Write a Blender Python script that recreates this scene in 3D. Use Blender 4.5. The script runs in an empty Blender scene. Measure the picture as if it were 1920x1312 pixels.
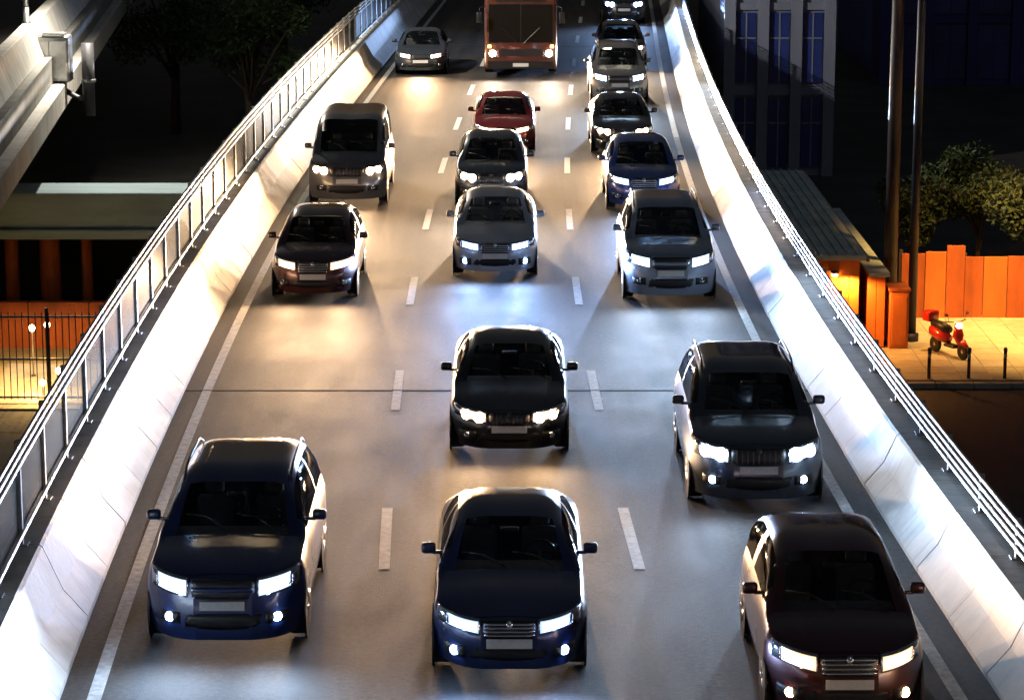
import bpy, bmesh, math, random
from mathutils import Vector, Matrix, Euler
random.seed(11)
R = math.radians
scene = bpy.context.scene
C = scene.collection

# ------------------------------------------------------------------ camera, sky, sun, exposure
CAM_H, PITCH, FPX = 9.97, math.atan(1060 / 5000), 5000.0
cam_d = bpy.data.cameras.new('camera'); cam = bpy.data.objects.new('camera', cam_d); C.objects.link(cam)
cam.location = (0, 0, CAM_H); cam.rotation_euler = (math.pi / 2 - PITCH, 0, 0)
cam_d.sensor_width = 36; cam_d.lens = 36 * FPX / 1920
cam_d.clip_start = 0.5; cam_d.clip_end = 2000
scene.camera = cam

world = bpy.data.worlds.new('World'); scene.world = world; world.use_nodes = True
wn = world.node_tree; bg = wn.nodes['Background']
sky = wn.nodes.new('ShaderNodeTexSky'); sky.sky_type = 'NISHITA'; sky.sun_disc = False
sky.sun_elevation = R(-1.5); sky.sun_rotation = R(200)
wn.links.new(sky.outputs[0], bg.inputs[0]); bg.inputs[1].default_value = 0.15
sun_d = bpy.data.lights.new('sun', 'SUN'); sun_d.energy = 0.03; sun_d.angle = R(12); sun_d.color = (0.75, 0.85, 1.0)
sun = bpy.data.objects.new('sun', sun_d); C.objects.link(sun); sun.rotation_euler = (R(38), 0, R(25))

scene.view_settings.view_transform = 'Standard'; scene.view_settings.look = 'None'
scene.view_settings.gamma = 1; scene.view_settings.use_curve_mapping = False
scene.view_settings.exposure = 0.35
scene.cycles.use_denoising = True
scene.cycles.use_adaptive_sampling = True; scene.cycles.adaptive_threshold = 0.03
scene.cycles.max_bounces = 3; scene.cycles.light_sampling_threshold = 0.03; scene.cycles.diffuse_bounces = 2; scene.cycles.glossy_bounces = 2
scene.cycles.transparent_max_bounces = 12
scene.cycles.sample_clamp_indirect = 4.0

BEAM = 9800.0        # watts of one headlamp beam
GROUND = -5.5

# ------------------------------------------------------------------ helpers
def cx(y):
    """centre line of the carriageway: a gentle bend to the right"""
    t = y - 60
    if t > 95: return cx(155) + (y - 155) * 0.025
    return -4.14e-6 * t**3 + 6.25e-4 * t**2 + 7.3e-3 * t - 0.33
HALF = 5.24

def tag(o, label=None, cat=None, group=None, kind=None):
    if label: o['label'] = label
    if cat: o['category'] = cat
    if group: o['group'] = group
    if kind: o['kind'] = kind
    return o

def empty(name, loc=(0, 0, 0), rz=0.0):
    o = bpy.data.objects.new(name, None); C.objects.link(o)
    o.location = loc; o.rotation_euler = (0, 0, rz); o.empty_display_size = 0.2
    return o

class MB:
    """collects shapes, then links them as one mesh object"""
    def __init__(s): s.v = []; s.f = []
    def poly(s, pts, faces):
        n = len(s.v); s.v += [tuple(p) for p in pts]; s.f += [tuple(i + n for i in f) for f in faces]; return s
    def box(s, x0, x1, y0, y1, z0, z1, b=0.0):
        if b <= 0:
            return s.poly([(x0,y0,z0),(x1,y0,z0),(x1,y1,z0),(x0,y1,z0),(x0,y0,z1),(x1,y0,z1),(x1,y1,z1),(x0,y1,z1)],
                [(0,3,2,1),(4,5,6,7),(0,1,5,4),(1,2,6,5),(2,3,7,6),(3,0,4,7)])
        bm = bmesh.new(); bmesh.ops.create_cube(bm, size=1)
        for v in bm.verts: v.co = ((x0+x1)/2 + v.co.x*(x1-x0), (y0+y1)/2 + v.co.y*(y1-y0), (z0+z1)/2 + v.co.z*(z1-z0))
        bmesh.ops.bevel(bm, geom=bm.edges[:], offset=b, segments=2, affect='EDGES', profile=0.5)
        return s.add_bm(bm)
    def add_bm(s, bm):
        bm.verts.index_update()
        s.poly([v.co[:] for v in bm.verts], [[v.index for v in f.verts] for f in bm.faces]); bm.free(); return s
    def tube(s, path, r, n=8, cap=True):
        """round tube along a list of points; r a number or one per point"""
        path = [Vector(p) for p in path]; rs = r if isinstance(r, (list, tuple)) else [r]*len(path)
        rings = []
        for i, p in enumerate(path):
            d = (path[min(i+1, len(path)-1)] - path[max(i-1, 0)]).normalized()
            a = Vector((0,0,1)) if abs(d.z) < 0.9 else Vector((1,0,0))
            u = d.cross(a).normalized(); w = d.cross(u)
            rings.append([p + (u*math.cos(2*math.pi*k/n) + w*math.sin(2*math.pi*k/n))*rs[i] for k in range(n)])
        pts = [q for g in rings for q in g]; fs = []
        for i in range(len(path)-1):
            for k in range(n):
                fs.append((i*n+k, i*n+(k+1)%n, (i+1)*n+(k+1)%n, (i+1)*n+k))
        if cap:
            fs.append(tuple(range(n))[::-1]); fs.append(tuple((len(path)-1)*n+k for k in range(n)))
        return s.poly(pts, fs)
    def lathe(s, prof, axis='z', n=20, at=(0,0,0)):
        pts = []; fs = []
        for r, h in prof:
            for k in range(n):
                a = 2*math.pi*k/n; c, q = r*math.cos(a), r*math.sin(a)
                p = (c, q, h) if axis == 'z' else ((h, c, q) if axis == 'x' else (c, h, q))
                pts.append((p[0]+at[0], p[1]+at[1], p[2]+at[2]))
        for i in range(len(prof)-1):
            for k in range(n): fs.append((i*n+k, i*n+(k+1)%n, (i+1)*n+(k+1)%n, (i+1)*n+k))
        fs.append(tuple(range(n))[::-1]); fs.append(tuple((len(prof)-1)*n+k for k in range(n)))
        return s.poly(pts, fs)
    def prism(s, prof, y0, y1, f=None):
        """closed profile [(a, z)] swept from y0 to y1; f maps (a, y, z) to a point"""
        f = f or (lambda a, y, z: (a, y, z)); n = len(prof)
        pts = [f(a, y0, z) for a, z in prof] + [f(a, y1, z) for a, z in prof]
        fs = [(k, (k+1) % n, n+(k+1) % n, n+k) for k in range(n)] + [tuple(range(n))[::-1], tuple(range(n, 2*n))]
        return s.poly(pts, fs)
    def mesh(s, name, smooth=False, fix=True):
        m = bpy.data.meshes.new(name); m.from_pydata(s.v, [], s.f)
        if fix:
            bm = bmesh.new(); bm.from_mesh(m); bmesh.ops.recalc_face_normals(bm, faces=bm.faces[:]); bm.to_mesh(m); bm.free()
        if smooth:
            for p in m.polygons: p.use_smooth = True
        m.update(); return m
    def build(s, name, mat, parent=None, smooth=False, loc=None, fix=True):
        return link(name, s.mesh(name, smooth, fix), mat, parent, loc)

def link(name, mesh, mat, parent=None, loc=None):
    o = bpy.data.objects.new(name, mesh); C.objects.link(o)
    if not mesh.materials: mesh.materials.append(mat)
    o.material_slots[0].link = 'OBJECT'; o.material_slots[0].material = mat
    if parent is not None: o.parent = parent
    if loc: o.location = loc
    return o

# ------------------------------------------------------------------ materials
def mat(name, col, rough=0.6, metal=0.0, var=0.0, scale=3.0, bump=0.0, bscale=40.0, spec=0.5, coat=0.0, col2=None, stretch=(1,1,1), detail=6):
    m = bpy.data.materials.new(name); m.use_nodes = True; nt = m.node_tree; b = nt.nodes['Principled BSDF']
    b.inputs['Base Color'].default_value = (*col, 1); b.inputs['Roughness'].default_value = rough
    b.inputs['Metallic'].default_value = metal; b.inputs['Specular IOR Level'].default_value = spec
    b.inputs['Coat Weight'].default_value = coat; b.inputs['Coat Roughness'].default_value = 0.05
    geo = nt.nodes.new('ShaderNodeNewGeometry'); mp = nt.nodes.new('ShaderNodeMapping')
    nt.links.new(geo.outputs['Position'], mp.inputs['Vector']); mp.inputs['Scale'].default_value = stretch
    if var > 0:
        nz = nt.nodes.new('ShaderNodeTexNoise'); nz.inputs['Scale'].default_value = scale; nz.inputs['Detail'].default_value = detail
        nz.inputs['Roughness'].default_value = 0.65
        nt.links.new(mp.outputs[0], nz.inputs['Vector'])
        cr = nt.nodes.new('ShaderNodeValToRGB'); cr.color_ramp.elements[0].position = 0.3; cr.color_ramp.elements[1].position = 0.72
        lo = [max(0, c*(1-var)) for c in col]; hi = list(col2) if col2 else [min(1, c*(1+var)) for c in col]
        cr.color_ramp.elements[0].color = (*lo, 1); cr.color_ramp.elements[1].color = (*hi, 1)
        nt.links.new(nz.outputs['Fac'], cr.inputs[0]); nt.links.new(cr.outputs[0], b.inputs['Base Color'])
        ma = nt.nodes.new('ShaderNodeMapRange'); ma.inputs['To Min'].default_value = max(0.02, rough*0.85); ma.inputs['To Max'].default_value = min(1, rough*1.2)
        nt.links.new(nz.outputs['Fac'], ma.inputs[0]); nt.links.new(ma.outputs[0], b.inputs['Roughness'])
    if bump > 0:
        n2 = nt.nodes.new('ShaderNodeTexNoise'); n2.inputs['Scale'].default_value = bscale; n2.inputs['Detail'].default_value = 2
        nt.links.new(mp.outputs[0], n2.inputs['Vector'])
        bp = nt.nodes.new('ShaderNodeBump'); bp.inputs['Strength'].default_value = bump; bp.inputs['Distance'].default_value = 0.02
        nt.links.new(n2.outputs['Fac'], bp.inputs['Height']); nt.links.new(bp.outputs[0], b.inputs['Normal'])
    return m

def emat(name, col, strength):
    m = bpy.data.materials.new(name); m.use_nodes = True; b = m.node_tree.nodes['Principled BSDF']
    b.inputs['Base Color'].default_value = (0.8, 0.8, 0.8, 1); b.inputs['Roughness'].default_value = 0.15
    b.inputs['Emission Color'].default_value = (*col, 1); b.inputs['Emission Strength'].default_value = strength
    m.cycles.emission_sampling = 'NONE'   # the lamps beside these lenses carry the light
    return m

def glassmat(name, col, through, rough=0.03):
    m = bpy.data.materials.new(name); m.use_nodes = True; nt = m.node_tree
    b = nt.nodes['Principled BSDF']; b.inputs['Base Color'].default_value = (*col, 1); b.inputs['Roughness'].default_value = rough
    t = nt.nodes.new('ShaderNodeBsdfTransparent'); t.inputs[0].default_value = (0.75, 0.8, 0.8, 1)
    mx = nt.nodes.new('ShaderNodeMixShader'); mx.inputs[0].default_value = through
    nt.links.new(b.outputs[0], mx.inputs[1]); nt.links.new(t.outputs[0], mx.inputs[2])
    nt.links.new(mx.outputs[0], nt.nodes['Material Output'].inputs[0]); return m

M = {}
M['asphalt'] = mat('asphalt', (0.043, 0.040, 0.038), 0.67, var=0.4, scale=1.1, bump=0.35, bscale=90, spec=0.34, stretch=(1, 0.45, 1), detail=4)
def asphalt_streaks(m):
    nt = m.node_tree; b = nt.nodes['Principled BSDF']; src = b.inputs['Base Color'].links[0].from_socket
    g = nt.nodes.new('ShaderNodeNewGeometry'); mp = nt.nodes.new('ShaderNodeMapping'); mp.inputs['Scale'].default_value = (2.4, 0.035, 1)
    nt.links.new(g.outputs['Position'], mp.inputs['Vector'])
    n = nt.nodes.new('ShaderNodeTexNoise'); n.inputs['Scale'].default_value = 1.0; n.inputs['Detail'].default_value = 4; nt.links.new(mp.outputs[0], n.inputs['Vector'])
    sp = nt.nodes.new('ShaderNodeTexNoise'); sp.inputs['Scale'].default_value = 13; sp.inputs['Detail'].default_value = 5; sp.inputs['Roughness'].default_value = 0.8; nt.links.new(g.outputs['Position'], sp.inputs['Vector'])
    r = nt.nodes.new('ShaderNodeMapRange'); r.inputs[1].default_value = 0.3; r.inputs[2].default_value = 0.7; r.inputs[3].default_value = 0.62; r.inputs[4].default_value = 1.3
    r2 = nt.nodes.new('ShaderNodeMapRange'); r2.inputs[1].default_value = 0.3; r2.inputs[2].default_value = 0.7; r2.inputs[3].default_value = 0.25; r2.inputs[4].default_value = 1.9
    nt.links.new(n.outputs['Fac'], r.inputs[0]); nt.links.new(sp.outputs['Fac'], r2.inputs[0])
    mu = nt.nodes.new('ShaderNodeMath'); mu.operation = 'MULTIPLY'; nt.links.new(r.outputs[0], mu.inputs[0]); nt.links.new(r2.outputs[0], mu.inputs[1])
    mx = nt.nodes.new('ShaderNodeVectorMath'); mx.operation = 'SCALE'; nt.links.new(src, mx.inputs[0]); nt.links.new(mu.outputs[0], mx.inputs['Scale'])
    uv = nt.nodes.new('ShaderNodeUVMap'); uv.uv_map = 'lane'; sx = nt.nodes.new('ShaderNodeSeparateXYZ'); nt.links.new(uv.outputs[0], sx.inputs[0])
    def mth(op, a, c=None):
        q = nt.nodes.new('ShaderNodeMath'); q.operation = op
        for k, v in enumerate((a, c)):
            if v is None: continue
            if isinstance(v, (int, float)): q.inputs[k].default_value = v
            else: nt.links.new(v, q.inputs[k])
        return q.outputs[0]
    wob = mth('MULTIPLY', mth('SUBTRACT', n.outputs['Fac'], 0.5), 0.5)
    u = mth('ADD', mth('ADD', sx.outputs[0], wob), 1.66 + 3.32*4)
    d = mth('ABSOLUTE', mth('SUBTRACT', mth('MODULO', u, 3.32), 1.66))
    def band(c, w, lo):
        r_ = nt.nodes.new('ShaderNodeMapRange'); r_.interpolation_type = 'SMOOTHSTEP'; r_.inputs[1].default_value = 0; r_.inputs[2].default_value = w; r_.inputs[3].default_value = lo; r_.inputs[4].default_value = 1
        nt.links.new(mth('ABSOLUTE', mth('SUBTRACT', d, c)), r_.inputs[0]); return r_.outputs[0]
    vo = nt.nodes.new('ShaderNodeTexVoronoi'); vo.feature = 'DISTANCE_TO_EDGE'; vo.inputs['Scale'].default_value = 0.45
    wp = nt.nodes.new('ShaderNodeVectorMath'); wp.operation = 'MULTIPLY_ADD'; wp.inputs[1].default_value = (0.5, 0.5, 0.5); nt.links.new(sp.outputs['Color'], wp.inputs[0]); nt.links.new(g.outputs['Position'], wp.inputs[2]); nt.links.new(wp.outputs[0], vo.inputs['Vector'])
    cz = nt.nodes.new('ShaderNodeMapRange'); cz.inputs[1].default_value = 0.0; cz.inputs[2].default_value = 0.012; cz.inputs[3].default_value = 0.55; cz.inputs[4].default_value = 1.0; nt.links.new(vo.outputs['Distance'], cz.inputs[0])
    tot = mth('MULTIPLY', mth('MULTIPLY', band(0.78, 0.40, 0.55), band(0.0, 0.30, 0.75)), mth('MULTIPLY', mu.outputs[0], cz.outputs[0]))
    nt.links.new(tot, mx.inputs['Scale'])
    nt.links.new(mx.outputs[0], b.inputs['Base Color'])
asphalt_streaks(M['asphalt'])
M['street'] = mat('street', (0.05, 0.047, 0.045), 0.7, var=0.35, scale=0.6, bump=0.4, bscale=30)
M['ground'] = mat('ground', (0.045, 0.045, 0.04), 0.9, var=0.5, scale=0.4, bump=0.5, bscale=8)
M['pave'] = mat('pave', (0.46, 0.40, 0.28), 0.8, var=0.2, scale=2, bump=0.3)
M['paint'] = mat('paint', (0.62, 0.62, 0.60), 0.65, var=0.4, scale=9, bump=0.3, bscale=60)
M['concrete'] = mat('concrete', (0.60, 0.58, 0.54), 0.75, var=0.22, scale=2.2, bump=0.25, bscale=30, stretch=(1, 1, 0.35))
def streak_stains(m, lo=0.7):
    nt = m.node_tree; b = nt.nodes['Principled BSDF']; src = b.inputs['Base Color'].links[0].from_socket
    g = nt.nodes.new('ShaderNodeNewGeometry'); mp = nt.nodes.new('ShaderNodeMapping'); mp.inputs['Scale'].default_value = (0.3, 5, 0.3); nt.links.new(g.outputs['Position'], mp.inputs['Vector'])
    n = nt.nodes.new('ShaderNodeTexNoise'); n.inputs['Scale'].default_value = 1.3; n.inputs['Detail'].default_value = 7; nt.links.new(mp.outputs[0], n.inputs['Vector'])
    r = nt.nodes.new('ShaderNodeMapRange'); r.inputs[1].default_value = 0.56; r.inputs[2].default_value = 0.72; r.inputs[3].default_value = 1.0; r.inputs[4].default_value = lo; nt.links.new(n.outputs['Fac'], r.inputs[0])
    mx = nt.nodes.new('ShaderNodeVectorMath'); mx.operation = 'SCALE'; nt.links.new(src, mx.inputs[0]); nt.links.new(r.outputs[0], mx.inputs['Scale']); nt.links.new(mx.outputs[0], b.inputs['Base Color'])
streak_stains(M['concrete'])
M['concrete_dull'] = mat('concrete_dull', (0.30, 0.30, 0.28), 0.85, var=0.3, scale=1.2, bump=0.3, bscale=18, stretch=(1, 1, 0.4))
M['joint'] = mat('joint', (0.05, 0.05, 0.05), 0.8)
M['steel'] = mat('steel', (0.45, 0.46, 0.47), 0.38, metal=0.85, var=0.2, scale=6)
M['steel_dark'] = mat('steel_dark', (0.09, 0.09, 0.10), 0.5, metal=0.5, var=0.2, scale=8)
M['screen'] = glassmat('screen', (0.20, 0.20, 0.19), 0.62, 0.25)
M['rubber'] = mat('rubber', (0.015, 0.015, 0.016), 0.85)
M['rim'] = mat('rim', (0.5, 0.5, 0.52), 0.3, metal=0.9)
M['black'] = mat('black', (0.012, 0.012, 0.013), 0.45)
M['chrome'] = mat('chrome', (0.75, 0.76, 0.78), 0.12, metal=1.0)
M['grille'] = mat('grille', (0.02, 0.02, 0.022), 0.35, spec=0.5)
M['plate'] = mat('plate', (0.7, 0.7, 0.68), 0.45, var=0.1, scale=20)
M['glass'] = glassmat('glass', (0.008, 0.010, 0.014), 0.7)
M['cabin'] = mat('cabin', (0.12, 0.12, 0.125), 0.8, var=0.2, scale=10)
M['reflector'] = mat('reflector', (0.55, 0.57, 0.6), 0.15, metal=0.9)
M['sodium'] = emat('sodium', (1.0, 0.45, 0.10), 30)
M['warmbulb'] = emat('warmbulb', (1.0, 0.72, 0.35), 25)
M['amber'] = emat('amber', (1.0, 0.28, 0.02), 14)
M['amber_off'] = mat('amber_off', (0.5, 0.16, 0.02), 0.2)
LAMP = {}
def lampmat(kind):
    cols = {'cool': (0.56, 0.74, 1.0), 'white': (1.0, 0.78, 0.58), 'warm': (1.0, 0.62, 0.33), 'blue': (0.36, 0.56, 1.0)}
    if kind not in LAMP: LAMP[kind] = (emat('headlamp_' + kind, cols[kind], 45), cols[kind], emat('headlamp_bowl_' + kind, cols[kind], 1.3))
    return LAMP[kind]
PAINT = {}
def paint(name, col, metal=0.35, rough=0.28):
    if name not in PAINT: PAINT[name] = mat('paint_' + name, col, rough, metal=metal, var=0.06, scale=2, coat=0.8)
    return PAINT[name]

# ------------------------------------------------------------------ the setting
def sheet(name, x0f, x1f, y0, y1, z, m, step=3.0, parent=None, kind='structure'):
    b = MB(); n = max(1, int((y1 - y0) / step)); pts = []; fs = []
    for i in range(n + 1):
        y = y0 + (y1 - y0) * i / n; pts += [(x0f(y), y, z), (x1f(y), y, z)]
    for i in range(n): fs.append((2*i, 2*i+1, 2*i+3, 2*i+2))
    o = b.poly(pts, fs).build(name, m, parent, fix=False)
    if parent is None and kind: o['kind'] = kind
    return o

tag(MB().poly([(-1500,-300,GROUND),(1500,-300,GROUND),(1500,1500,GROUND),(-1500,1500,GROUND)], [(0,1,2,3)]).build('ground', M['ground'], fix=False), kind='structure')

Y0, Y1 = -12.0, 190.0
road = sheet('road', lambda y: cx(y) - HALF, lambda y: cx(y) + HALF, Y0, Y1, 0.0, M['asphalt'])
def lane_uv(o):
    uvl = o.data.uv_layers.new(name='lane')
    for lp in o.data.loops:
        v = o.data.vertices[lp.vertex_index].co; uvl.data[lp.index].uv = (v.x - cx(v.y), v.y)
lane_uv(road)
# the deck slab under the carriageway
b = MB(); n = 60
prev = None
for i in range(n + 1):
    y = Y0 + (Y1 - Y0) * i / n
    ring = [(cx(y)-6.1, y, -0.02), (cx(y)+6.1, y, -0.02), (cx(y)+6.1, y, -0.45), (cx(y)+3.4, y, -1.25), (cx(y)-3.4, y, -1.25), (cx(y)-6.1, y, -0.45)]
    k = len(b.v); b.v += ring
    if prev is not None:
        for j in range(6): b.f.append((prev + j, prev + (j+1) % 6, k + (j+1) % 6, k + j))
    prev = k
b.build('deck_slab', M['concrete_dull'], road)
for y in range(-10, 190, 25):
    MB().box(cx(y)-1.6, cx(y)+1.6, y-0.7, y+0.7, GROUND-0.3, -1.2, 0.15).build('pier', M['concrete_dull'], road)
# lane dashes, edge lines and an expansion joint
for off in (-1.66, 1.66):
    for k in range(18):
        y = 6.3 + 9.0 * k
        sheet('lane_dash', lambda q: cx(q) + off - 0.075, lambda q: cx(q) + off + 0.075, y, y + 3.0, 0.004, M['paint'], 1.0, road)
for off in (-4.86, 4.80):
    sheet('edge_line', lambda q: cx(q) + off - 0.08, lambda q: cx(q) + off + 0.08, Y0, Y1, 0.004, M['paint'], 2.0, road)
for ye in (43.6, 103.6):
    MB().box(cx(ye)-HALF+0.01, cx(ye)+HALF-0.01, ye+0.12, ye+0.18, -0.02, 0.004).build('joint_seal', M['rubber'], road)

# parapets: panels with open joints on a core
def parapet(side, prof, label):
    root = empty('parapet', (side * (HALF + 0.4), 20, 0)); inv = Vector(root.location)
    f = lambda a, y, z: (cx(y) + side * (HALF + a) - inv.x, y - inv.y, z - inv.z)
    core = [(a + 0.035, z - 0.02) for a, z in prof[1:-1]] + [(prof[-1][0] - 0.03, prof[-1][1] + 0.01), (0.04, prof[-1][1] + 0.01)]
    cb = MB(); y = 16.0
    while y < 152: cb.prism(core, y, y + 3.4, f); y += 3.4
    cb.build('core', M['joint'], root)
    y = 16.3
    rnd = random.Random(5 + side)
    while y < 150:
        d = rnd.uniform(-0.006, 0.006)
        pr = [(a + d, z) for a, z in prof]
        MB().prism(pr, y + 0.011, y + 2.11 - 0.011, f).build('panel', M['concrete'], root)
        y += 2.11
    tag(root, label, 'wall'); return root
PL = [(0, -0.05), (0, 0.08), (0.29, 0.42), (0.52, 0.95), (0.56, 0.98), (0.96, 0.98), (0.96, -0.5)]
PR = [(0, -0.05), (0, 0.07), (0.26, 0.38), (0.44, 0.78), (0.48, 0.81), (0.94, 0.81), (0.94, -0.5)]
parapet(-1, PL, 'glaringly lit pale concrete parapet along the left lane, under the grey screen railing')
parapet(1, PR, 'glaringly lit white concrete parapet along the right lane, below low steel rails')

def railing(side, base, d, heights, top, label, screen=None):
    root = empty('railing', (side * (HALF + d), 20, base)); o = Vector(root.location)
    y = 16.3; ys = []
    while y < 150: ys.append(y); y += 2.11
    for q in ys:
        x = cx(q) + side * (HALF + d) - o.x
        pm = MB(); pm.box(x-0.03, x+0.03, q-0.04-o.y, q+0.04-o.y, 0.012, top - base, 0.008)
        pm.box(x-0.09, x+0.09, q-0.09-o.y, q+0.09-o.y, 0.0, 0.016)
        pm.build('post', M['steel'], root)
    for hz in heights:
        r = MB(); r.tube([(cx(q) + side * (HALF + d) - side*0.045 - o.x, q - o.y, hz - base) for q in ys], 0.028, 8)
        r.build('rail', M['steel'], root, smooth=True)
    if screen:
        for a, c in zip(ys, ys[1:]):
            xa, xc = cx(a) + side*(HALF+d+0.012) - o.x, cx(c) + side*(HALF+d+0.012) - o.x
            z0, z1 = screen[0] - base, screen[1] - base
            a2, c2 = a + 0.05 - o.y, c - 0.05 - o.y
            MB().poly([(xa,a2,z0),(xc,c2,z0),(xc,c2,z1),(xa,a2,z1),(xa-0.012,a2,z0),(xc-0.012,c2,z0),(xc-0.012,c2,z1),(xa-0.012,a2,z1)],
                      [(0,1,2,3),(7,6,5,4),(0,4,5,1),(3,2,6,7),(0,3,7,4),(1,5,6,2)]).build('screen_panel', M['screen'], root)
    tag(root, label, 'railing')
railing(-1, 0.98, 0.78, [1.15, 2.02, 2.14, 2.26], 2.28, 'tall steel railing with translucent grey screen panels on the left parapet', (1.1, 1.98))
railing(1, 0.81, 0.80, [0.96, 1.07, 1.18, 1.29], 1.31, 'low four-bar steel railing on top of the right parapet')

# ------------------------------------------------------------------ cars
def pchip(xs, ys):
    n = len(xs); d = [(ys[i+1]-ys[i])/(xs[i+1]-xs[i]) for i in range(n-1)]
    m = [d[0]] + [0 if d[i-1]*d[i] <= 0 else 2*d[i-1]*d[i]/(d[i-1]+d[i]) for i in range(1, n-1)] + [d[-1]]
    def f(x):
        if x <= xs[0]: return ys[0]
        if x >= xs[-1]: return ys[-1]
        i = max(k for k in range(n-1) if xs[k] <= x); h = xs[i+1]-xs[i]; t = (x-xs[i])/h
        return (ys[i]*(1+2*t)*(1-t)**2 + h*m[i]*t*(1-t)**2 + ys[i+1]*t*t*(3-2*t) + h*m[i+1]*t*t*(t-1))
    return f

TYPES = {
 'sedan': dict(L=4.6, W=0.89, top=[(0,.70),(.25,.76),(.7,.86),(1.3,.95),(1.7,1.17),(2.15,1.38),(2.7,1.45),(3.3,1.41),(3.75,1.25),(4.15,1.06),(4.45,1.02),(4.6,.92)],
      cowl=1.32, rf=2.12, rr=3.32, tail=4.0, belt=.93, wr=.57, hl=(.33,.82,.55,.735), nose=.62, wheel=(.86,3.55,.32)),
 'suv': dict(L=4.6, W=0.93, top=[(0,.88),(.25,.96),(.7,1.04),(1.25,1.10),(1.6,1.36),(1.95,1.60),(2.5,1.70),(3.5,1.69),(4.1,1.60),(4.35,1.30),(4.52,1.12),(4.6,1.0)],
      cowl=1.27, rf=1.92, rr=4.05, tail=4.4, belt=1.08, wr=.63, hl=(.40,.86,.68,.90), nose=.55, wheel=(.88,3.6,.36)),
 'van': dict(L=5.0, W=0.95, top=[(0,.92),(.2,1.02),(.55,1.12),(.85,1.20),(1.3,1.58),(1.75,1.88),(2.3,1.96),(4.2,1.95),(4.75,1.90),(4.9,1.40),(5.0,1.1)],
      cowl=.87, rf=1.72, rr=4.6, tail=4.85, belt=1.15, wr=.74, hl=(.44,.87,.72,.92), nose=.45, wheel=(.85,3.95,.34)),
 'hatch': dict(L=4.1, W=0.87, top=[(0,.74),(.2,.82),(.6,.93),(1.0,1.00),(1.4,1.24),(1.85,1.47),(2.4,1.54),(3.2,1.50),(3.7,1.35),(3.95,1.08),(4.1,.95)],
      cowl=1.02, rf=1.80, rr=3.3, tail=3.95, belt=.97, wr=.58, hl=(.34,.80,.59,.80), nose=.58, wheel=(.80,3.35,.31)),
}
SEG = [2, 3, 4, 7, 8]          # cells between the six section points
def catmull(P, seg):
    """open curve through P; last point lies on the mirror plane"""
    ext = [2*P[0]-P[1]] + P + [Vector((-P[-2].x, P[-2].y))]
    out = []
    for i in range(len(P)-1):
        a, b_, c, d = ext[i:i+4]
        for k in range(seg[i]):
            t = k/seg[i]
            out.append(0.5*((2*b_) + (c-a)*t + (2*a-5*b_+4*c-d)*t*t + (3*b_-a-3*c+d)*t**3))
    out.append(P[-1]); return out

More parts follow.
